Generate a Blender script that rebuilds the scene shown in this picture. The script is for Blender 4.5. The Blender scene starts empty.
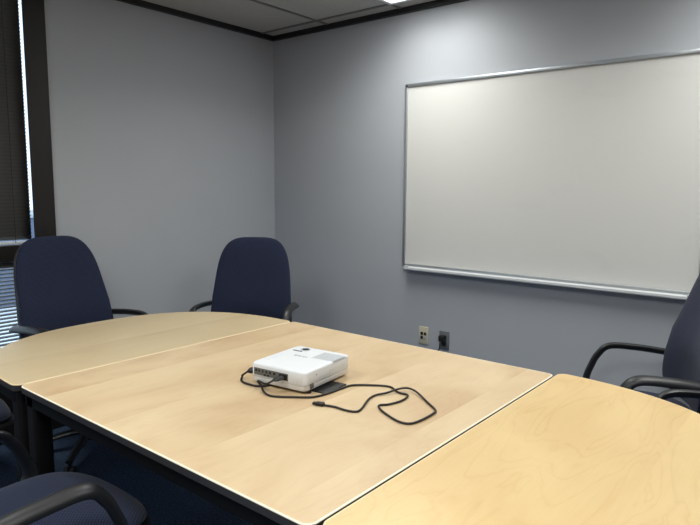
import bpy, bmesh, math, random
from mathutils import Vector, Matrix
random.seed(7)
PI = math.pi
D = bpy.data
SC = bpy.context.scene
C = SC.collection

# ------------------------------------------------------------------ camera
yaw, pit, rol = math.radians(129.243), math.radians(-7.028), math.radians(0.433)
F = Vector((math.cos(yaw)*math.cos(pit), math.sin(yaw)*math.cos(pit), math.sin(pit)))
R0 = Vector((math.sin(yaw), -math.cos(yaw), 0)); U0 = R0.cross(F)
R = R0*math.cos(rol)+U0*math.sin(rol); U = U0*math.cos(rol)-R0*math.sin(rol)
cd = D.cameras.new('camera'); cam = D.objects.new('camera', cd); C.objects.link(cam)
m = Matrix(((R.x, U.x, -F.x, 3.4584), (R.y, U.y, -F.y, -3.2983), (R.z, U.z, -F.z, 1.3985), (0, 0, 0, 1)))
cam.matrix_world = m
cd.sensor_width = 36; cd.lens = 604.1/700*36; cd.clip_start = .03; cd.clip_end = 300
SC.camera = cam

# ------------------------------------------------------------------ world and exposure
w = D.worlds.new('world'); SC.world = w; w.use_nodes = True
bg = w.node_tree.nodes['Background']; bg.inputs[0].default_value = (.74, .87, 1.0, 1); bg.inputs[1].default_value = 2.2
SC.view_settings.view_transform = 'Standard'; SC.view_settings.look = 'None'
SC.view_settings.exposure = 0.1; SC.view_settings.gamma = 1; SC.view_settings.use_curve_mapping = False
LAMP_E = 5.0         # radiance of the troffer diffusers
LAMP_A = 19.0        # watts of the louvre-directed light of each troffer
LAMP_SPREAD = 145
LAMPS = [(1.485, -.75, .62), (3.315, -.75, .75), (3.315, -3.19, 1.15), (1.485, -3.19, .9), (4.535, -1.97, 0.0)]  # rear-left troffer is unseen, added to brighten the floor and left wall
CEIL = 2.526

# ------------------------------------------------------------------ material helpers
def lin(c):
    return tuple(((v/255)/12.92 if v/255 <= .04045 else (((v/255)+.055)/1.055)**2.4) for v in c)
def mat(name, rgb, rough=.5, metal=0, spec=.5, noise=0, nscale=20, bump=0, bscale=100, sheen=0):
    M = D.materials.new(name); M.use_nodes = True; nt = M.node_tree; b = nt.nodes['Principled BSDF']
    c = lin(rgb)
    b.inputs['Base Color'].default_value = (*c, 1); b.inputs['Roughness'].default_value = rough
    b.inputs['Metallic'].default_value = metal; b.inputs['Specular IOR Level'].default_value = spec
    if sheen: b.inputs['Sheen Weight'].default_value = sheen
    tc = nt.nodes.new('ShaderNodeTexCoord')
    if noise:
        n = nt.nodes.new('ShaderNodeTexNoise'); n.inputs['Scale'].default_value = nscale; n.inputs['Detail'].default_value = 5
        nt.links.new(tc.outputs['Object'], n.inputs['Vector'])
        r = nt.nodes.new('ShaderNodeMapRange'); r.inputs[1].default_value = .3; r.inputs[2].default_value = .7
        r.inputs[3].default_value = 1-noise; r.inputs[4].default_value = 1+noise
        nt.links.new(n.outputs['Fac'], r.inputs[0])
        v = nt.nodes.new('ShaderNodeVectorMath'); v.operation = 'SCALE'; v.inputs[0].default_value = c
        nt.links.new(r.outputs[0], v.inputs['Scale']); nt.links.new(v.outputs[0], b.inputs['Base Color'])
    if bump:
        n = nt.nodes.new('ShaderNodeTexNoise'); n.inputs['Scale'].default_value = bscale; n.inputs['Detail'].default_value = 3
        nt.links.new(tc.outputs['Object'], n.inputs['Vector'])
        bu = nt.nodes.new('ShaderNodeBump'); bu.inputs['Strength'].default_value = bump; bu.inputs['Distance'].default_value = .002
        nt.links.new(n.outputs['Fac'], bu.inputs['Height']); nt.links.new(bu.outputs[0], b.inputs['Normal'])
    return M
def emis(name, rgb, s):
    M = D.materials.new(name); M.use_nodes = True; nt = M.node_tree; nt.nodes.clear()
    e = nt.nodes.new('ShaderNodeEmission'); e.inputs[0].default_value = (*rgb, 1); e.inputs[1].default_value = s
    o = nt.nodes.new('ShaderNodeOutputMaterial'); nt.links.new(e.outputs[0], o.inputs[0]); return M

def wood_material(name, light, dark, leaf, offs, contrast=1.0, saw=1.0, curl=.38):
    M = D.materials.new(name); M.use_nodes = True; nt = M.node_tree; N = nt.nodes; Lk = nt.links
    b = N['Principled BSDF']; b.inputs['Roughness'].default_value = .38; b.inputs['Specular IOR Level'].default_value = .4
    tc = N.new('ShaderNodeTexCoord'); sp = N.new('ShaderNodeSeparateXYZ'); Lk.new(tc.outputs['Object'], sp.inputs[0])
    def mth(op, a, b_=None, c_=None):
        n = N.new('ShaderNodeMath'); n.operation = op
        for i, v in enumerate((a, b_, c_)):
            if v is None: continue
            if isinstance(v, (int, float)): n.inputs[i].default_value = v
            else: Lk.new(v, n.inputs[i])
        return n.outputs[0]
    u = mth('ADD', mth('DIVIDE', sp.outputs[0], leaf), offs)
    cell = mth('FLOOR', u)
    wn = N.new('ShaderNodeTexWhiteNoise'); wn.noise_dimensions = '1D'; Lk.new(cell, wn.inputs['W'])
    fr = mth('ABSOLUTE', mth('SUBTRACT', mth('FRACT', u), .5))
    # bookmatched figure: distance from leaf centre, long in y
    cv = N.new('ShaderNodeCombineXYZ')
    Lk.new(mth('MULTIPLY', fr, leaf*6), cv.inputs[0]); Lk.new(mth('MULTIPLY', sp.outputs[1], 1.7), cv.inputs[1])
    Lk.new(mth('MULTIPLY', wn.outputs['Value'], 17), cv.inputs[2])
    n1 = N.new('ShaderNodeTexNoise'); n1.inputs['Scale'].default_value = 1.2; n1.inputs['Detail'].default_value = 2.5; n1.inputs['Distortion'].default_value = .9
    Lk.new(cv.outputs[0], n1.inputs['Vector'])
    rings = mth('ABSOLUTE', mth('SINE', mth('MULTIPLY', n1.outputs['Fac'], 26)))
    lines = mth('POWER', mth('SUBTRACT', 1, rings), 3)
    # cloudy chatoyant patches
    cv2 = N.new('ShaderNodeCombineXYZ')
    Lk.new(mth('MULTIPLY', sp.outputs[0], 3.0), cv2.inputs[0]); Lk.new(mth('MULTIPLY', sp.outputs[1], 1.6), cv2.inputs[1]); Lk.new(mth('MULTIPLY', cell, 3.1), cv2.inputs[2])
    n2 = N.new('ShaderNodeTexNoise'); n2.inputs['Scale'].default_value = 1.6; n2.inputs['Detail'].default_value = 6; n2.inputs['Distortion'].default_value = .6
    Lk.new(cv2.outputs[0], n2.inputs['Vector'])
    # fine grain
    cv3 = N.new('ShaderNodeCombineXYZ')
    Lk.new(mth('MULTIPLY', sp.outputs[0], 160), cv3.inputs[0]); Lk.new(mth('MULTIPLY', sp.outputs[1], 6), cv3.inputs[1])
    n3 = N.new('ShaderNodeTexNoise'); n3.inputs['Scale'].default_value = 1; n3.inputs['Detail'].default_value = 2
    Lk.new(cv3.outputs[0], n3.inputs['Vector'])
    f = mth('MULTIPLY', mth('SUBTRACT', wn.outputs['Value'], .5), .18*contrast)
    f = mth('ADD', f, mth('MULTIPLY', mth('MULTIPLY', mth('POWER', mth('FRACT', u), 1.3), n2.outputs['Fac']), 1.1*saw))
    f = mth('ADD', f, mth('MULTIPLY', mth('SUBTRACT', n2.outputs['Fac'], .5), 1.5*contrast))
    f = mth('ADD', f, mth('MULTIPLY', lines, mth('MULTIPLY', n2.outputs['Fac'], curl)))
    f = mth('ADD', f, mth('MULTIPLY', mth('SUBTRACT', n3.outputs['Fac'], .5), .22))
    f = mth('ADD', f, .12)
    cl = N.new('ShaderNodeClamp'); Lk.new(f, cl.inputs[0])
    mx = N.new('ShaderNodeMix'); mx.data_type = 'RGBA'
    Lk.new(cl.outputs[0], mx.inputs[0]); mx.inputs[6].default_value = (*lin(light), 1); mx.inputs[7].default_value = (*lin(dark), 1)
    Lk.new(mx.outputs[2], b.inputs['Base Color'])
    return M

def fabric_material(name, base, dot, scale, axis):
    M = D.materials.new(name); M.use_nodes = True; nt = M.node_tree; N = nt.nodes; Lk = nt.links
    b = N['Principled BSDF']; b.inputs['Roughness'].default_value = .95; b.inputs['Specular IOR Level'].default_value = .15
    b.inputs['Sheen Weight'].default_value = .1
    tc = N.new('ShaderNodeTexCoord')
    sp = N.new('ShaderNodeSeparateXYZ'); Lk.new(tc.outputs['Object'], sp.inputs[0])
    def mth(op, a, b_=None):
        n = N.new('ShaderNodeMath'); n.operation = op
        for i, v in enumerate((a, b_)):
            if v is None: continue
            if isinstance(v, (int, float)): n.inputs[i].default_value = v
            else: Lk.new(v, n.inputs[i])
        return n.outputs[0]
    kk = 2*PI/scale
    pr = mth('MULTIPLY', mth('SINE', mth('MULTIPLY', sp.outputs[0], kk)), mth('SINE', mth('MULTIPLY', sp.outputs[axis], kk)))
    r = N.new('ShaderNodeMapRange'); r.inputs[1].default_value = .5; r.inputs[2].default_value = .8; r.inputs[3].default_value = 0; r.inputs[4].default_value = 1
    Lk.new(pr, r.inputs[0])
    mx = N.new('ShaderNodeMix'); mx.data_type = 'RGBA'; Lk.new(r.outputs[0], mx.inputs[0])
    mx.inputs[6].default_value = (*lin(base), 1); mx.inputs[7].default_value = (*lin(dot), 1)
    Lk.new(mx.outputs[2], b.inputs['Base Color'])
    n = N.new('ShaderNodeTexNoise'); n.inputs['Scale'].default_value = 500; Lk.new(tc.outputs['Object'], n.inputs['Vector'])
    bu = N.new('ShaderNodeBump'); bu.inputs['Strength'].default_value = .3; bu.inputs['Distance'].default_value = .001
    Lk.new(n.outputs['Fac'], bu.inputs['Height']); Lk.new(bu.outputs[0], b.inputs['Normal'])
    return M

def board_material():
    M = mat('whiteboard enamel', (207, 206, 203), .5, 0, .25)
    nt = M.node_tree; N = nt.nodes; Lk = nt.links; b = N['Principled BSDF']
    tc = N.new('ShaderNodeTexCoord')
    mp = N.new('ShaderNodeMapping'); mp.inputs['Rotation'].default_value = (0, .5, 0); mp.inputs['Scale'].default_value = (1, 1, 2.2); Lk.new(tc.outputs['Object'], mp.inputs[0])
    n = N.new('ShaderNodeTexNoise'); n.inputs['Scale'].default_value = 3.2; n.inputs['Detail'].default_value = 7; n.inputs['Distortion'].default_value = .8
    Lk.new(mp.outputs[0], n.inputs['Vector'])
    r = N.new('ShaderNodeMapRange'); r.inputs[1].default_value = .62; r.inputs[2].default_value = .80; r.inputs[3].default_value = 0; r.inputs[4].default_value = .5
    Lk.new(n.outputs['Fac'], r.inputs[0])
    mx = N.new('ShaderNodeMix'); mx.data_type = 'RGBA'; Lk.new(r.outputs[0], mx.inputs[0])
    mx.inputs[6].default_value = (*lin((207, 206, 203)), 1); mx.inputs[7].default_value = (*lin((198, 198, 196)), 1)
    Lk.new(mx.outputs[2], b.inputs['Base Color']); return M

M = dict(
    wall=mat('painted wall', (170, 173, 179), .62, 0, .35, .015, 3, .12, 220),
    ceil=mat('ceiling tile', (176, 176, 174), .9, 0, .2, .05, 60, .5, 160),
    tbar=mat('ceiling grid metal', (104, 104, 102), .5),
    trim=mat('black trim', (22, 22, 24), .5),
    carpet=mat('dark blue carpet', (72, 88, 114), .98, 0, .1, .35, 90, .8, 300),
    bronze=mat('dark bronze window frame', (24, 21, 20), .5, 0, .4, .06, 8),
    slat=mat('dark blind slat', (92, 90, 88), .4, 0, .5),
    lip=mat('cream edge lip', (236, 228, 208), .4),
    tanlip=mat('tan edge lip', (222, 200, 160), .4),
    band=mat('grey edge band', (52, 50, 51), .45),
    black=mat('black powder coat', (6, 6, 7), .6, 0, .25, .1, 60),
    plastic=mat('black arm plastic', (30, 31, 33), .42, 0, .5, .08, 200, .15, 400),
    shell=mat('black back shell', (20, 20, 22), .6),
    fabric=fabric_material('navy dotted back fabric', (30, 35, 54), (60, 68, 96), .0115, 2),
    fabric_seat=fabric_material('navy dotted seat fabric', (30, 35, 54), (64, 72, 100), .0115, 1),
    alu=mat('brushed aluminium', (176, 180, 184), .35, .75, .5, .04, 40),
    tray=mat('satin aluminium tray', (206, 208, 210), .65, 0),
    dark=mat('dark hole', (10, 10, 11), .6),
    proj=mat('white projector plastic', (220, 222, 225), .38, 0, .5, .008, 300),
    projlow=mat('warm grey projector base', (214, 210, 204), .5),
    vent=mat('grey vent', (168, 172, 176), .5),
    portp=mat('grey port panel', (96, 96, 92), .5),
    logo=mat('grey print', (140, 144, 150), .6),
    portblue=mat('blue connector', (38, 60, 130), .5),
    glasslens=mat('lens glass', (12, 14, 18), .08, 0, .8),
    cable=mat('black cable', (22, 17, 16), .5),
    pad=mat('black pad', (15, 16, 20), .6),
    ivory=mat('ivory plate', (196, 190, 168), .45),
    greyplate=mat('grey outlet plate', (104, 108, 112), .45),
    steel=mat('steel', (150, 150, 152), .3, .9),
    white=mat('white metal', (214, 218, 222), .4),
    roofm=mat('pale roof membrane', (235, 238, 240), .9, 0, .2, .03, .3),
    bldg=mat('blue grey facade', (104, 112, 130), .8, 0, .2, .2, .2),
    board=board_material(),
    wood_mid=wood_material('maple veneer middle', (207, 184, 149), (180, 149, 112), .351, .382, 1.0, .85, .25),
    wood_left=wood_material('maple veneer left', (196, 177, 143), (176, 152, 116), .36, .15, .5, .5, .2),  # tones lowered to paint in the dimmer light at this end
    wood_right=wood_material('maple veneer right', (211, 184, 134), (184, 146, 94), .45, 2.99, .6, .0, .42),
)
M['lamp'] = emis('lamp diffuser', (.985, 1.0, .955), LAMP_E)
gl = D.materials.new('window glass'); gl.use_nodes = True; nt = gl.node_tree; nt.nodes.clear()
tr = nt.nodes.new('ShaderNodeBsdfTransparent'); tr.inputs[0].default_value = (.86, .9, .93, 1)
gs = nt.nodes.new('ShaderNodeBsdfGlossy'); gs.inputs['Roughness'].default_value = .02
ms = nt.nodes.new('ShaderNodeMixShader'); ms.inputs[0].default_value = .06; o_ = nt.nodes.new('ShaderNodeOutputMaterial')
nt.links.new(tr.outputs[0], ms.inputs[1]); nt.links.new(gs.outputs[0], ms.inputs[2]); nt.links.new(ms.outputs[0], o_.inputs[0])
M['glass'] = gl

# ------------------------------------------------------------------ mesh helpers
def box(bm, x0, y0, z0, x1, y1, z1, bev=0, seg=2, mtx=None):
    t = bmesh.new(); bmesh.ops.create_cube(t, size=1)
    for v in t.verts: v.co = Vector(((v.co.x+.5)*(x1-x0)+x0, (v.co.y+.5)*(y1-y0)+y0, (v.co.z+.5)*(z1-z0)+z0))
    if bev: bmesh.ops.bevel(t, geom=t.edges[:], offset=bev, segments=seg, affect='EDGES', profile=.5)
    merge(bm, t, mtx)
def merge(bm, t, mtx=None):
    if mtx: bmesh.ops.transform(t, matrix=mtx, verts=t.verts[:])
    me = D.meshes.new('tmp'); t.to_mesh(me); t.free(); bm.from_mesh(me); D.meshes.remove(me)
def cyl(bm, c, r, h, axis='z', seg=24, r2=None, bev=0):
    t = bmesh.new(); bmesh.ops.create_cone(t, cap_ends=True, segments=seg, radius1=r, radius2=r if r2 is None else r2, depth=h)
    if bev: bmesh.ops.bevel(t, geom=[e for e in t.edges if len(e.link_faces) == 2 and max(len(f.verts) for f in e.link_faces) > 4], offset=bev, segments=2, affect='EDGES')
    mt = Matrix.Translation(c)
    if axis == 'x': mt = mt @ Matrix.Rotation(PI/2, 4, 'Y')
    if axis == 'y': mt = mt @ Matrix.Rotation(-PI/2, 4, 'X')
    merge(bm, t, mt)
def catmull(pts, n=8):
    P = [Vector(p) for p in pts]; out = []
    P = [2*P[0]-P[1]]+P+[2*P[-1]-P[-2]]
    for i in range(1, len(P)-2):
        a, b, c, d = P[i-1:i+3]
        for k in range(n):
            t = k/n
            out.append(.5*((2*b)+(c-a)*t+(2*a-5*b+4*c-d)*t*t+(-a+3*b-3*c+d)*t**3))
    out.append(P[-2]); return out
def sweep(bm, pts, a, b=None, side=(1, 0, 0), seg=12, n=8, taper=None, smooth=True):
    """sweep an a x b ellipse; a along the side vector"""
    b = a if b is None else b
    Q = catmull(pts, n) if smooth else [Vector(p) for p in pts]
    rings = []; s0 = Vector(side).normalized()
    for i, p in enumerate(Q):
        t = (Q[min(i+1, len(Q)-1)]-Q[max(i-1, 0)]).normalized()
        s = s0-t*s0.dot(t)
        if s.length < 1e-3: s = t.orthogonal()
        s.normalize(); s0 = s; nrm = t.cross(s)
        k = 1 if taper is None else taper(i/(len(Q)-1))
        rings.append([bm.verts.new(p+s*(a*k*math.cos(2*PI*j/seg))+nrm*(b*k*math.sin(2*PI*j/seg))) for j in range(seg)])
    for r0, r1 in zip(rings, rings[1:]):
        for j in range(seg): bm.faces.new((r0[j], r0[(j+1) % seg], r1[(j+1) % seg], r1[j]))
    bm.faces.new(rings[0][::-1]); bm.faces.new(rings[-1])
def cushion(bm, outline, h, ex=2.6, nphi=16, nth=64, bend=None):
    """pillow over a closed outline(th)->(x,y); thickness +-h; ex = squareness of the rim"""
    rings = []
    for i in range(1, nphi):
        ph = PI*i/nphi
        s, c = math.sin(ph), math.cos(ph)
        r = abs(s)**(2/ex); z = math.copysign(abs(c)**(2/ex), c)*h
        ring = []
        for j in range(nth):
            x, y = outline(2*PI*j/nth)
            p = Vector((x*r, y*r, z))
            ring.append(bm.verts.new(bend(p) if bend else p))
        rings.append(ring)
    tp = Vector((0, 0, h)); bt = Vector((0, 0, -h))
    # extra inner rings keep the big faces smooth when bent
    def inner(z):
        rs = []
        x0 = abs(math.sin(PI/nphi))**(2/ex)
        for k in (.8, .6, .4, .2):
            rs.append([bm.verts.new((bend or (lambda q: q))(Vector((outline(2*PI*j/nth)[0]*x0*k, outline(2*PI*j/nth)[1]*x0*k, z)))) for j in range(nth)])
        return rs
    top = inner(h)[::-1]; bot = inner(-h)
    allr = top+rings+bot
    for r0, r1 in zip(allr, allr[1:]):
        for j in range(nth): bm.faces.new((r0[j], r1[j], r1[(j+1) % nth], r0[(j+1) % nth]))
    a = bm.verts.new(bend(tp) if bend else tp); b = bm.verts.new(bend(bt) if bend else bt)
    for j in range(nth):
        bm.faces.new((a, allr[0][j], allr[0][(j+1) % nth])); bm.faces.new((b, allr[-1][(j+1) % nth], allr[-1][j]))
def obj(name, bm, m_, parent=None, smooth=True, kind=None):
    bmesh.ops.recalc_face_normals(bm, faces=bm.faces[:])
    me = D.meshes.new(name); bm.to_mesh(me); bm.free()
    if m_ is not None: me.materials.append(M[m_] if isinstance(m_, str) else m_)
    if smooth:
        for p in me.polygons: p.use_smooth = True
        me.set_sharp_from_angle(angle=math.radians(38))
    o = D.objects.new(name, me); C.objects.link(o)
    if parent: o.parent = parent
    if kind: o['kind'] = kind
    return o
def thing(name, label, cat, loc=(0, 0, 0), rz=0, group=None):
    o = D.objects.new(name, None); C.objects.link(o); o.empty_display_size = .1
    o.location = loc; o.rotation_euler = (0, 0, rz)
    o['label'] = label; o['category'] = cat
    if group: o['group'] = group
    return o
def tag(o, label, cat, group=None):
    o['label'] = label; o['category'] = cat
    if group: o['group'] = group
    return o
def dup(root, loc, rz, label, group=None):
    def cp(o, par):
        c = o.copy(); C.objects.link(c); c.parent = par
        for ch in [x for x in o.children]: cp(ch, c)
        return c
    kids = list(root.children); r = root.copy(); C.objects.link(r)
    for ch in kids: cp(ch, r)
    r.location = loc; r.rotation_euler = (0, 0, rz); r['label'] = label
    if group: r['group'] = group
    return r
def B(): return bmesh.new()
def struct(name, bm, m_, parent=None, smooth=False): return obj(name, bm, m_, parent, smooth, 'structure')

# ------------------------------------------------------------------ room shell
X1, Y1 = 5.6, -4.6
WY0, WY1 = -1.715, -3.95       # window opening on the left wall
b = B(); box(b, -.15, Y1-.15, -.05, X1+.15, .15, 0); struct('floor', b, 'carpet')
b = B(); box(b, -.15, Y1-.15, CEIL, X1+.15, .15, CEIL+.05); struct('ceiling', b, 'ceil')
b = B(); box(b, -.12, 0, 0, X1, .12, CEIL); struct('wall_back', b, 'wall')
b = B(); box(b, X1, Y1, 0, X1+.12, .12, CEIL); struct('wall_right', b, 'wall')
b = B(); box(b, -.12, Y1-.12, 0, X1+.12, Y1, CEIL); struct('wall_front', b, 'wall')
b = B()
box(b, -.12, WY0, 0, 0, 0, CEIL); box(b, -.12, Y1, 0, 0, WY1, CEIL); box(b, -.12, WY1, 0, 0, WY0, .40)
struct('wall_left', b, 'wall')
# black wall angle under the ceiling
b = B(); box(b, 0, -.03, CEIL-.032, X1, 0, CEIL); struct('trim_1', b, 'trim')
b = B(); box(b, 0, WY0, CEIL-.032, .03, -.03, CEIL); struct('trim_2', b, 'trim')
b = B(); box(b, X1-.03, Y1, CEIL-.032, X1, -.03, CEIL); struct('trim_3', b, 'trim')
b = B(); box(b, 0, Y1, CEIL-.032, X1-.03, Y1+.03, CEIL); struct('trim_4', b, 'trim')
# baseboards
b = B(); box(b, .012, -.012, 0, X1, 0, .10, .002); struct('baseboard_back', b, 'trim')
b = B(); box(b, 0, WY0+.004, 0, .012, 0, .10, .002); box(b, 0, Y1, 0, .012, WY1-.004, .10, .002); struct('baseboard_left', b, 'trim')
# T-bar grid
GX0, GY0 = .57, -.14
b = B()
x = GX0
while x < X1-.05: box(b, x-.012, Y1+.03, CEIL-.004, x+.012, -.03, CEIL+.01); x += .61
y = GY0
while y > Y1+.05: box(b, .03, y-.012, CEIL-.005, X1-.03, y+.012, CEIL+.01); y -= 1.22
struct('trim_5', b, 'tbar')

# window: post, rails, sill, glass
fr = B()
box(fr, .010, -1.828, .40, .022, WY0+.003, CEIL-.0005, .002)            # wide dark face of the post beside the wall
box(fr, -.10, -1.775, .40, .011, WY0+.003, CEIL-.0005, .002)
box(fr, -.10, WY1, .991, .009, -1.774, 1.078, .003)               # mid rail
box(fr, -.10, WY1, .40, .03, -1.774, .46, .003)
box(fr, .0005, WY1, .001, .022, WY0+.003, .40, .002)                  # dark panel below the sill
box(fr, -.10, WY1, 2.471, .009, -1.774, CEIL-.0005, .003)
box(fr, -.10, WY1, .40, .022, WY1+.08, CEIL-.0005, .003)
box(fr, -.10, -2.93, .40, .0, -2.86, CEIL-.0005, .003)
win = struct('window_1', fr, 'bronze')
g = B(); box(g, -.088, WY1+.08, 1.078, -.082, -1.776, 2.471); box(g, -.088, WY1+.08, .46, -.082, -1.776, 0.991)
obj('pane', g, 'glass', win, False)

def blind(name, label, y0, y1, z0, z1, tilt, pitch, loc_x):
    t = thing(name, label, 'blind', (loc_x, (y0+y1)/2, z1))
    hy = abs(y1-y0)/2; H = z1-z0
    b = B(); box(b, -.014, -hy, -.03, .014, hy, 0, .002); obj('headrail', b, 'slat', t)
    b = B(); box(b, -.010, -hy, -H, .010, hy, -H+.014, .003); obj('bottom_rail', b, 'white', t)
    b = B(); z = -H+.03; ca, sa = math.cos(tilt), math.sin(tilt)
    while z < -.035:
        prev = None
        for k in range(5):
            u = (k/4-.5)*.025; h = .0022*(1-(2*k/4-1)**2)
            px, pz = u*ca-h*sa, z+u*sa+h*ca
            cur = (b.verts.new((px, -hy, pz)), b.verts.new((px, hy, pz)))
            if prev: b.faces.new((prev[0], prev[1], cur[1], cur[0]))
            prev = cur
        z += pitch
    so = obj('slats', b, 'slat', t)
    md = so.modifiers.new('thick', 'SOLIDIFY'); md.thickness = .0008
    b = B()
    n = max(2, int(hy*2/.45)+1)
    for i in range(n):
        yy = hy-.09-(2*hy-.18)*i/(n-1)
        b = B()
        for s in (-1, 1): sweep(b, [(.0135*s, yy, -.02), (.0135*s, yy, -H+.01)], .0012, side=(0, 1, 0), seg=5, n=1)
        box(b, -.0135, yy-.001, -H+.008, .0135, yy+.001, -H+.012); obj('ladder_cord', b, 'shell', t)
    return t
blind('window_blind', 'dark closed mini blind in the upper window beside the brown post', -1.8255, -2.855, 1.083, 2.468, math.radians(56), .0195, -.03)
blind('window_blind', 'lower mini blind with open slats letting bright daylight in', -1.8215, -2.855, .465, .986, math.radians(-16), .0205, -.03)

# outside world seen through the lower window
b = B(); box(b, -60, -45, -6.3, -1.5, 45, -6); tag(obj('flat_roof', b, 'roofm', None, False), 'bright pale flat roof seen down through the lower window blind', 'roof')
bt = thing('office_building', 'bluish grey building across the bright roof outside the window', 'building', (-36, -6, -6))
b = B(); box(b, -8, -40, 0, 0, 40, 5.4, .05); obj('facade', b, 'bldg', bt)
b = B(); box(b, -8.1, -30.1, 5.4, .1, 40.1, 5.6); obj('parapet', b, 'vent', bt)

# ------------------------------------------------------------------ ceiling troffers
def make_troffer(loc, label, on):
    t = thing('ceiling_light', label, 'ceiling light', (loc[0], loc[1], CEIL-.0055), 0, None)
    b = B()
    for (x0, y0, x1, y1) in ((-.29, -.595, -.262, .595), (.262, -.595, .29, .595), (-.262, -.595, .262, -.567), (-.262, .567, .262, .595)):
        box(b, x0, y0, -.010, x1, y1, .0, .0015)
    obj('frame', b, 'white', t)
    b = B(); box(b, -.2615, -.5665, -.006, .2615, .5665, 0)
    d = obj('diffuser', b, 'lamp', t, False)
    if on and LAMP_A:
        ld = D.lights.new('lamp_light', 'AREA'); ld.shape = 'RECTANGLE'; ld.size = .5; ld.size_y = 1.1
        ld.energy = LAMP_A*on; ld.spread = math.radians(LAMP_SPREAD); ld.color = (.985, 1.0, .955)
        lo = D.objects.new('lamp_light', ld); C.objects.link(lo); lo.location = (0, 0, -.014); lo.parent = t
    return t
LL = ['fluorescent ceiling light nearest the room corner, above the whiteboard end', 'fluorescent ceiling light above the whiteboard right end',
      'fluorescent ceiling light above the near end of the table', 'unseen ceiling light over the window side, added to brighten floor and left wall', 'x']
for (x, y, on), lab in zip(LAMPS, LL):
    if on: make_troffer((x, y), lab, on)

# ------------------------------------------------------------------ whiteboard
WX0, WX1, WZ0, WZ1 = 1.226, 2.96, .891, 2.055
t = thing('whiteboard', 'large white dry-erase board with aluminium frame on the blue-grey wall', 'whiteboard', ((WX0+WX1)/2, 0, WZ0))
hw, hh = (WX1-WX0)/2, WZ1-WZ0
b = B(); box(b, -hw+.012, -.016, .012, hw-.012, -.001, hh-.012); obj('board', b, 'board', t, False)
b = B()
fw = .020
box(b, -hw, -.026, hh-fw, hw, -.001, hh, .003); box(b, -hw, -.026, 0, -hw+fw, -.001, hh-fw, .003)
box(b, hw-fw, -.026, 0, hw, -.001, hh-fw, .003); box(b, -hw+fw, -.026, 0, hw-fw, -.001, fw, .003)
obj('frame', b, 'alu', t)
b = B()
prof = [(-.001, -.016), (-.062, -.016), (-.068, -.010), (-.068, .002), (-.063, .002), (-.060, -.004), (-.030, -.004), (-.022, .012), (-.001, .012)]
L0, L1 = -hw+.045, hw-.05
va = [b.verts.new((L0, y, z)) for y, z in prof]; vb = [b.verts.new((L1, y, z)) for y, z in prof]
n = len(prof)
for i in range(n): b.faces.new((va[i], va[(i+1) % n], vb[(i+1) % n], vb[i]))
b.faces.new(va[::-1]); b.faces.new(vb); obj('pen_tray', b, 'tray', t, True)
for xx in (-hw+.016, hw-.016):
    b = B(); cyl(b, (xx, -.027, hh-.014), .006, .004, 'y', 16); obj('corner_screw', b, 'dark', t)
for xx in (L0, L1):
    b = B(); box(b, xx-.008, -.067, -.014, xx+.008, -.001, .010, .002); obj('tray_end_cap', b, 'vent', t)

# ------------------------------------------------------------------ wall plates
t = thing('data_outlet', 'ivory wall plate with four small dark jacks below the whiteboard', 'wall outlet', (1.393, 0, .447))
b = B(); box(b, -.036, -.007, -.058, .036, -.0005, .058, .003); obj('plate', b, 'ivory', t)
for i, (dx, dz) in enumerate(((-.012, .013), (.013, .013), (-.012, -.014), (.013, -.014))):
    b = B(); box(b, dx-.0095, -.0095, dz-.0095, dx+.0095, -.0065, dz+.0095, .001)
    j = obj('jack', b, 'dark' if i < 3 else 'vent', t)
    if i == 3: j['label'] = 'grey blanked jack'
t = thing('power_outlet', 'grey wall plate outlet right of the ivory plate, below the whiteboard', 'wall outlet', (1.547, 0, .439))
b = B(); box(b, -.036, -.007, -.060, .036, -.0005, .060, .003); obj('plate', b, 'greyplate', t)
for dz in (.021, -.021):
    b = B(); box(b, -.017, -.0095, dz-.015, .017, -.006, dz+.015, .004)
    so = obj('socket', b, 'band', t)
    b = B()
    for dx in (-.006, .006): box(b, dx-.001, -.0102, dz-.005, dx+.001, -.0096, dz+.005)
    obj('slots', b, 'dark', so)
t = thing('power_cable', 'black plug and cord plugged into the grey wall outlet', 'power cord', (1.547, -.010, .455))
b = B(); box(b, -.019, -.040, -.018, .017, -.0004, .022, .007, 3); obj('plug', b, 'cable', t)
b = B(); sweep(b, [(0, -.034, -.012), (.002, -.045, -.030), (-.002, -.05, -.06), (-.022, -.05, -.10), (-.045, -.045, -.20), (-.05, -.04, -.30), (-.03, -.05, -.40), (.06, -.06, -.4435), (.25, -.07, -.4505)], .0036, seg=8)
obj('cord', b, 'cable', t)

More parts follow.
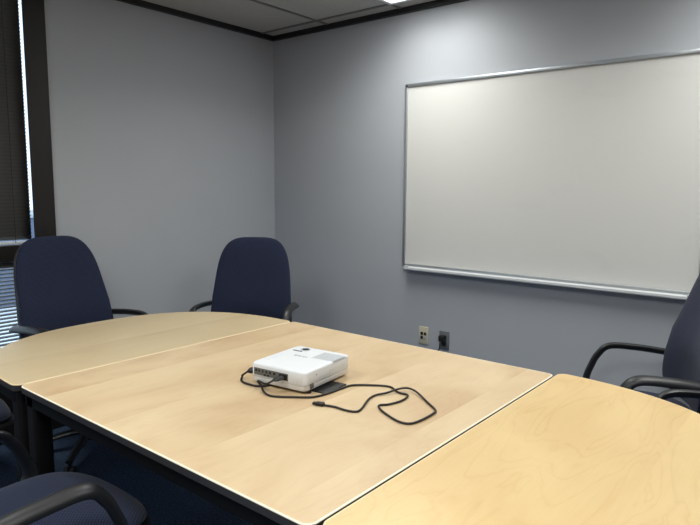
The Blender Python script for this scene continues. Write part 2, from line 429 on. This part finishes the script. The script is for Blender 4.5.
# ------------------------------------------------------------------ tables
TT = .73
def inset(pts, d):
    n = len(pts); out = []
    for i in range(n):
        a, p, c = Vector(pts[i-1]), Vector(pts[i]), Vector(pts[(i+1) % n])
        e1 = (p-a).normalized(); e2 = (c-p).normalized()
        n1 = Vector((-e1.y, e1.x)); n2 = Vector((-e2.y, e2.x))
        m_ = (n1+n2); m_.normalize()
        k = d/max(.5, m_.dot(n1)); out.append((p.x+m_.x*k, p.y+m_.y*k))
    return out
def rings_mesh(b, rings, close=False, caps=True):
    V = [[b.verts.new((x, y, z)) for x, y in pts] for pts, z in rings]
    n = len(V[0]); k = len(V)
    for i in range(k if close else k-1):
        r0, r1 = V[i], V[(i+1) % k]
        for j in range(n): b.faces.new((r0[j], r0[(j+1) % n], r1[(j+1) % n], r1[j]))
    if not close and caps: b.faces.new(V[0][::-1]); b.faces.new(V[-1])
def make_top(t, pts, wood, lipm, lipw=.0045):
    b = B(); i1 = inset(pts, lipw); i2 = inset(pts, .008)
    rings_mesh(b, [(i2, TT-.024), (i1, TT-.023), (i1, TT)]); obj('tabletop', b, wood, t, False)
    b = B(); rings_mesh(b, [(i1, TT), (inset(pts, .0025), TT+.0002), (inset(pts, .0006), TT-.0006), (pts, TT-.0018), (pts, TT-.0028), (i1, TT-.0028)], close=True)
    obj('edge_lip', b, lipm, t)
    b = B(); rings_mesh(b, [(i1, TT-.003), (pts, TT-.003), (pts, TT-.022), (inset(pts, .002), TT-.024), (i1, TT-.024)], close=True)
    obj('edge_band', b, 'band', t)
def make_leg(t, x, y):
    b = B(); box(b, x-.031, y-.031, .02, x+.031, y+.031, TT-.025, .012, 3)
    l = obj('leg', b, 'black', t)
    b = B(); cyl(b, (x, y, .010), .028, .0195, seg=24, bev=.003); obj('glide', b, 'shell', l)
def roundrect(x0, y0, x1, y1, r, n=8):
    out = []
    for cx, cy, a0 in ((x1-r, y1-r, 0), (x0+r, y1-r, 90), (x0+r, y0+r, 180), (x1-r, y0+r, 270)):
        for k in range(n+1):
            a = math.radians(a0+90*k/n); out.append((cx+r*math.cos(a), cy+r*math.sin(a)))
    return out
# middle table
mx, my, mw, mh = 2.0190, -1.8234, 1.337, 1.3095
t = thing('meeting_table', 'middle rectangular maple table with a white edge, carrying the projector', 'table', (mx, my, 0))
make_top(t, roundrect(-mw/2, -mh/2, mw/2, mh/2, .027), 'wood_mid', 'lip')
b = B()
x0, y0 = mw/2-.012, mh/2-.014
box(b, -x0, -y0, .662, x0, -y0+.025, TT-.0245); box(b, -x0, y0-.025, .662, x0, y0, TT-.0245)
box(b, -x0, -y0+.025, .662, -x0+.025, y0-.025, TT-.0245); box(b, x0-.025, -y0+.025, .662, x0, y0-.025, TT-.0245)
obj('apron', b, 'black', t)
for sx in (-1, 1):
    for sy in (-1, 1): make_leg(t, sx*(mw/2-.042), sy*(mh/2-.045))
# D-shaped end tables; local x>0 towards the curved end, straight side at x=0
def dshape(depth, half, r=.03, ex=2.15, straight=.0, n=44):
    pts = []
    for k in range(7):
        a = math.radians(180-90*k/6)
        pts.append((r+r*math.cos(a), half-r+r*math.sin(a)))
    for k in range(1, n):
        th = PI/2-PI*k/n
        c, s = math.cos(th), math.sin(th)
        x = straight+(depth-straight)*abs(c)**(2/ex); y = half*math.copysign(abs(s)**(2/ex), s)
        if x > r+.004: pts.append((x, y))
    for k in range(7):
        a = math.radians(270-90*k/6)
        pts.append((r+r*math.cos(a), -half+r+r*math.sin(a)))
    return pts[::-1]
def end_table(loc, rz, label, wood, depth, half, lipm, lipw, ex):
    t = thing('end_table', label, 'table', loc, rz)
    pts = dshape(depth, half, ex=ex); make_top(t, pts, wood, lipm, lipw)
    b = B(); rail = dshape(depth-.02, half-.012, ex=ex); rail = [(x+.012, y) for x, y in rail]; ri = inset(rail, .02)
    rings_mesh(b, [(rail, TT-.0245), (rail, .662), (ri, .662), (ri, TT-.0245)], close=True); obj('apron', b, 'black', t)
    for (x, y) in ((.042, half-.046), (.042, -half+.046), (depth-.35, .43), (depth-.35, -.43)): make_leg(t, x, y)
    return t
end_table((1.3465, -1.8300, 0), PI, 'curved half-oval maple end table under the window wall chairs', 'wood_left', .722, .660, 'tanlip', .005, 2.45)
end_table((2.6940, -1.7995, 0), 0, 'curved half-oval maple end table at the near right, by the armchairs', 'wood_right', .722, .662, 'tanlip', .005, 2.25)

# ------------------------------------------------------------------ office chair
def back_outline(th):
    c, s = math.cos(th), math.sin(th)
    # x sideways, y up: squarish bottom, domed top, narrower above
    H0, H1, W = .295, .365, .262
    if s >= 0:
        ex = 3.9; y = H1*abs(s)**(2/ex); x = W*math.copysign(abs(c)**(2/ex), c)
    else:
        ex = 5.5; y = -H0*abs(s)**(2/ex); x = W*math.copysign(abs(c)**(2/ex), c)
    k = (y+H0)/(H0+H1)
    x *= 1.0-.19*max(0, k-.15)-.015*max(0, .25-k)/.25
    return x, y
def back_place(p, off=0):
    # p.x sideways, p.y up from back centre, p.z thickness (front +)
    h = p.y+.245
    yy = -.185-.16*h-.06*max(0, h-.30)**1.5            # rake backwards
    wrap = .9*p.x*p.x*(1-.5*min(1, max(0, h)/.61))             # shallow horizontal dish
    lum = .022*math.exp(-((h-.20)/.12)**2)
    d = p.z+off+wrap+(lum if p.z > 0 else 0)
    return Vector((p.x, yy+d, .520+h))
def seat_outline(th):
    c, s = math.cos(th), math.sin(th)
    ex = 2.9
    x = .262*math.copysign(abs(c)**(2/ex), c); y = .272*math.copysign(abs(s)**(2/ex), s)
    x *= 1+.04*(y/.25)
    return x, y
def seat_drop(y): return 1.1*max(0, y-.12)**2
def make_chair(drop=0.0, fwd=0.0):
    """drop: armrests set lower on their posts"""
    t = thing('office_chair', 'x', 'chair')
    b = B(); cushion(b, back_outline, .036, 2.7, bend=lambda p: back_place(p, 0)); obj('backrest', b, 'fabric', t)
    b = B(); cushion(b, back_outline, .014, 2.6, bend=lambda p: back_place(Vector((p.x*.965, p.y*.97, p.z)), -.036)); obj('back_shell', b, 'shell', t)
    b = B(); cushion(b, seat_outline, .040, 2.6, bend=lambda p: Vector((p.x, p.y+.074, .428+p.z-seat_drop(p.y)))); obj('seat', b, 'fabric_seat', t)
    b = B(); cushion(b, seat_outline, .022, 3.2, bend=lambda p: Vector((p.x*1.045, p.y*1.045+.074, .398+p.z-seat_drop(p.y)))); obj('seat_shell', b, 'shell', t)
    for s in (-1, 1):
        b = B()
        z = lambda v, y=.1: v-drop*max(0, min(1, (v-.42)/.2))+.075*(y-.02)*(v > .66)
        sweep(b, [(s*.17, .05, .385), (s*.225, .085, .382), (s*.262, .140, .392), (s*.277, .178, .44), (s*.278, .178, z(.51)), (s*.278, .160, z(.58)), (s*.277, .134, z(.645)), (s*.277, .082, z(.686)), (s*.276, -.04, z(.697, -.04)),
                  (s*.274, -.14, z(.695, -.14)), (s*.272, -.205, z(.692, -.205)), (s*.270, -.230, z(.690, -.23))],
              .025, .0150, side=(s, 0, 0), seg=14, n=6, taper=lambda u: 1.0+.6*max(0, 1-u/.36) if u < .965 else math.sqrt(max(.15, 1-((u-.965)/.037)**2)))
        obj('armrest', b, 'plastic', t)
    b = B(); sweep(b, [(0, -.05, .365), (0, -.20, .355), (0, -.285, .40), (0, -.292, .50), (0, -.300, .64), (0, -.318, .76)], .032, .008, seg=10); obj('back_bracket', b, 'shell', t)
    b = B(); box(b, -.09, -.13, .345, .09, .11, .382, .008)
    sweep(b, [(.08, .03, .362), (.16, .035, .360), (.225, .035, .352)], .005, seg=8, n=2); box(b, .20, .022, .346, .245, .048, .358, .004)
    obj('tilt_mechanism', b, 'shell', t)
    b = B(); cyl(b, (0, 0, .29), .014, .13); cyl(b, (0, 0, .195), .027, .17, bev=.003); obj('gas_column', b, 'plastic', t)
    b = B(); cyl(b, (0, 0, .105), .045, .06, bev=.006); obj('base_hub', b, 'plastic', t)
    for k in range(5):
        a = 2*PI*k/5+.66; ca, sa = math.cos(a), math.sin(a)
        b = B(); sweep(b, [(ca*.02, sa*.02, .118), (ca*.10, sa*.10, .112), (ca*.20, sa*.20, .092), (ca*.295, sa*.295, .072)], .024, .015, side=(-sa, ca, 0), seg=12, n=5, taper=lambda u: 1.1-.35*u)
        lg = obj('base_leg', b, 'plastic', t)
        b = B(); cx, cy = ca*.288, sa*.288
        for q in (-1, 1):
            tm = bmesh.new(); bmesh.ops.create_cone(tm, cap_ends=True, segments=20, radius1=.024, radius2=.024, depth=.016)
            merge(b, tm, Matrix.Translation((cx-sa*.014*q, cy+ca*.014*q, .0245)) @ Matrix.Rotation(a, 4, 'Z') @ Matrix.Rotation(PI/2, 4, 'X'))
        cyl(b, (cx, cy, .045), .008, .035, seg=12)
        obj('caster', b, 'shell', lg)
    return t
ch = make_chair(-.012)
def fac(deg): return math.radians(deg-90)
ch.location = (.455, -1.785, 0); ch.rotation_euler = (0, 0, fac(5))
ch['label'] = 'navy office chair in front of the window, at the far left of the table'
corner = dup(ch, (.735, -.95, 0), fac(305), 'navy office chair standing near the corner of the two walls')
for part in corner.children:
    if part.name.startswith('back'): part.location.z -= .045       # its back is set a notch lower
dup(ch, (.53, -2.575, 0), fac(80), 'navy office chair mostly out of view at the left, near the table leg')
lo = make_chair(.045)
lo.location = (2.850, -.475, 0); lo.rotation_euler = (0, 0, fac(207)); lo['label'] = 'navy office chair below the right end of the whiteboard, both arms in view'
dup(lo, (3.235, -1.04, 0), fac(216), 'navy office chair at the right picture edge, only its arm showing over the table')
near = make_chair(.07)
near.location = (1.735, -2.675, 0); near.rotation_euler = (0, 0, fac(91)); near['label'] = 'navy office chair pushed under the near side of the middle table'

for chair_, fwd in ((ch, .03), (corner, .03), (lo, .03)):
    for part in chair_.children:
        if part.name.startswith('armrest'): part.location.y += fwd; part.location.z -= .014 if chair_ is corner else 0
for part in near.children:
    if part.name.startswith('seat'): part.location.z += .012

# ------------------------------------------------------------------ projector
KS = .9
def tk2(x, y): return (3.4584+(x-3.4584)*KS, -3.2983+(y+3.2983)*KS)
def fin(b):
    for v in b.verts: v.co = Vector((*tk2(v.co.x, v.co.y), TT+(v.co.z-TT)*KS))
    return b
t = thing('projector', 'white video projector on the middle table, black cables plugged in', 'projector', (*tk2(1.866, -1.642), TT+.0003), math.radians(6.5))
t.scale = (KS, KS, KS)
PW, PD, Z0, Z1 = .262, .300, .009, .084
def pr_outline(th, k=1.0):
    c, s = math.cos(th), math.sin(th); ex = 14
    return PW/2*k*math.copysign(abs(c)**(2/ex), c), PD/2*k*math.copysign(abs(s)**(2/ex), s)
b = B()
N_ = 96
def pring(k, kk=1.0):
    return [(pr_outline(2*PI*(j+.5)/N_)[0]-math.copysign(k, pr_outline(2*PI*(j+.5)/N_)[0])*1.0 if False else pr_outline(2*PI*(j+.5)/N_, 1)[0]*(1-k/(PW/2)), pr_outline(2*PI*(j+.5)/N_, 1)[1]*(1-k/(PD/2))) for j in range(N_)]
rings_mesh(b, [(pring(.004), .030), (pring(.0), .036), (pring(0), Z1-.009), (pring(.0010), Z1-.005), (pring(.0035), Z1-.002), (pring(.0075), Z1-.0004), (pring(.012), Z1)])
obj('upper_case', b, 'proj', t)
b = B(); rings_mesh(b, [(pring(.010), Z0), (pring(.004), Z0+.003), (pring(.002), Z0+.008), (pring(.0025), .0298)]); obj('lower_case', b, 'projlow', t)
for dx, dy in ((-.118, -.13), (.118, -.13), (0, .12)):
    b = B(); cyl(b, (dx, dy*.88, .0065), .011, .0125, seg=16); obj('foot', b, 'dark', t)
yf = -PD/2
b = B(); box(b, -.112, yf-.0012, .040, .052, yf+.004, .067, .001); pp = obj('port_panel', b, 'portp', t)
b = B()
for i, (xx, ww) in enumerate(((-.100, .010), (-.085, .007), (-.068, .007), (-.050, .008), (-.032, .008), (-.012, .010))):
    box(b, xx-ww/2, yf-.0022, .053, xx+ww/2, yf-.001, .062)
for xx in (-.058, -.042): box(b, xx-.004, yf-.0022, .041, xx+.004, yf-.001, .048)
obj('jacks', b, 'dark', pp)
b = B(); box(b, .010, yf-.0022, .043, .048, yf-.001, .063, .0004); obj('video_port', b, 'dark', pp)
# vents on side and top, control marks, lens
b = B()
for i in range(14): box(b, .035+i*.0075-.0016, .028, Z1-.001, .035+i*.0075+.0016, .112, Z1+.0008)
obj('top_vent', b, 'vent', t, False)
b = B(); box(b, .026, .022, Z1-.001, .120-.006, .118, Z1+.0002, .0001, 1); obj('vent_field', b, mat('pale vent field', (205, 208, 211), .5), t)
b = B(); box(b, -.100, .070, Z1-.001, -.055, .079, Z1+.0006); obj('slide_control', b, 'dark', t, False)
b = B(); cyl(b, (-.060, .104, Z1+.0002), .021, .002, seg=32); lr = obj('zoom_ring_window', b, 'vent', t)
b = B(); cyl(b, (-.060, .107, Z1+.0014), .014, .002, seg=32); obj('lens_dial', b, 'glasslens', lr)
b = B()
for i in range(4):
    for j in range(2): box(b, -.118+j*.016, -.09+i*.026, Z1-.001, -.108+j*.016, -.076+i*.026, Z1+.0007, .0003, 1)
obj('buttons', b, mat('pale button', (214, 218, 224), .45), t)
b = B()
for i in range(11): box(b, PW/2-.0012, .000+i*.010, .040, PW/2+.0004, .0055+i*.010, .060)
obj('side_vent', b, mat('white vent slats', (214, 212, 208), .5), t, False)
b = B(); box(b, PW/2-.002, -.120, .0165, PW/2+.0012, -.100, .036, .001)
obj('security_slot', b, 'portp', t)
b = B(); box(b, PW/2-.002, -.084, .060, PW/2+.0006, -.080, .064); obj('infrared_window', b, 'dark', t)
b = B(); cyl(b, (-.06, PD/2+.003, .048), .026, .010, 'y', 32, bev=.002); obj('lens', b, 'glasslens', t)
b = B()
for k in range(26): 
    a = 2*PI*k/26
    for r in (.012, .022):
        box(b, .085+r*math.cos(a)-.001, yf-.0006, .045+.8*r*math.sin(a)-.001, .085+r*math.cos(a)+.001, yf+.001, .045+.8*r*math.sin(a)+.001)
obj('speaker_grille', b, 'projlow', t, False)
# maker's wordmark printed on the lid
cu = D.curves.new('wordmark', 'FONT'); cu.body = 'EPSON'; cu.size = .021; cu.extrude = .0002; cu.align_x = 'CENTER'
tmp = D.objects.new('tmp', cu); C.objects.link(tmp); dg = bpy.context.evaluated_depsgraph_get(); me = D.meshes.new_from_object(tmp.evaluated_get(dg)); D.objects.remove(tmp)
me.materials.clear(); me.materials.append(M['logo']); wm = D.objects.new('wordmark', me); C.objects.link(wm); wm.parent = t; wm.location = (-.018, .010, Z1+.0003)

PR = Matrix.Translation((1.866, -1.642, TT)) @ Matrix.Rotation(math.radians(6.5), 4, 'Z')
# power cable at the projector
CZ = TT+.0047
t = thing('power_cable', 'black power cable looping from the left side of the projector and under it', 'cable', (0, 0, 0))
pa = PR @ Vector((-PW/2-.001, -.105, .046)); pb = PR @ Vector((-PW/2-.034, -.128, .034))
b = B(); sweep(b, [pa, pa.lerp(pb, .5), pa.lerp(pb, .8), pb], .0155, .011, side=(0, 1, 0), seg=12, n=3, taper=lambda u: 1.1 if u < .55 else 1.1-.6*(u-.55)/.45); obj('plug', fin(b), 'cable', t)
b = B(); sweep(b, [pb, (pb.x-.010, pb.y-.018, pb.z-.012), (1.684, -1.785, TT+.010), (1.704, -1.810, CZ), (1.735, -1.826, CZ), (1.764, -1.828, CZ), (1.802, -1.824, CZ), (1.826, -1.805, CZ), (1.834, -1.78, CZ), (1.836, -1.70, CZ), (1.85, -1.62, CZ)], .0042, seg=10)
obj('cord', fin(b), 'cable', t)
# video cable
t = thing('video_cable', 'long black video cable snaking from the projector across the table, loose plug end', 'cable', (0, 0, 0))
q0 = PR @ Vector((.030, yf-.003, .053)); q1 = PR @ Vector((.014, yf-.036, .047))
hd = [(1.833, -1.824), (1.881, -1.855), (1.922, -1.863), (1.957, -1.848), (2.0, -1.816), (2.040, -1.785), (2.056, -1.752), (2.064, -1.697), (2.066, -1.635), (2.072, -1.585), (2.119, -1.541), (2.188, -1.505), (2.249, -1.535), (2.289, -1.536), (2.304, -1.56), (2.309, -1.606), (2.297, -1.658), (2.278, -1.684), (2.288, -1.704), (2.334, -1.734), (2.407, -1.763), (2.447, -1.755), (2.459, -1.709), (2.459, -1.638), (2.448, -1.602), (2.39, -1.557), (2.306, -1.499), (2.267, -1.498), (2.246, -1.529), (2.227, -1.574), (2.206, -1.614), (2.213, -1.664), (2.25, -1.751), (2.253, -1.785), (2.219, -1.798), (2.169, -1.798), (2.128, -1.81)]
hz = [CZ]*len(hd)
hz[26] = CZ+.004; hz[27] = CZ+.0095; hz[28] = CZ+.0095; hz[29] = CZ+.003
b = B(); sweep(b, [q1, (q1.x-.018, q1.y-.022, TT+.036), (1.790, -1.800, TT+.016), (1.808, -1.812, TT+.0135)]+[(x, y, z) for (x, y), z in zip(hd, [TT+.0125, TT+.007]+hz[2:])], .0038, seg=10)
obj('cord', fin(b), 'cable', t)
b = B(); sweep(b, [q0, q0.lerp(q1, .6), q1], .014, .0075, side=(1, 0, 0), seg=10, n=3, taper=lambda u: 1 if u < .6 else 1-.9*(u-.6)); obj('connector', fin(b), 'cable', t)
b = B(); e0, e1 = Vector((2.132, -1.809, TT+.0068)), Vector((2.092, -1.821, TT+.0068))
d_ = (e1-e0).normalized(); an = math.atan2(d_.y, d_.x); mt = Matrix.Translation(e0) @ Matrix.Rotation(an, 4, 'Z')
box(b, 0, -.0095, -.006, .030, .0095, .006, .0025, 2, mt); box(b, .0295, -.007, -.0035, .042, .007, .0035, .0006, 1, mt)
obj('loose_plug', fin(b), 'cable', t)
# flat black item under the right side
b = B(); box(b, -.060, -.062, 0, .052, .072, .0035, .0012, 2)
o = obj('flat_sleeve', b, 'pad', None); o.location = (*tk2(2.002, -1.660), TT+.0004); o.scale = (KS, KS, KS); o.rotation_euler = (0, 0, math.radians(6))
tag(o, 'thin flat black sleeve lying on the table under the right side of the projector', 'sleeve')
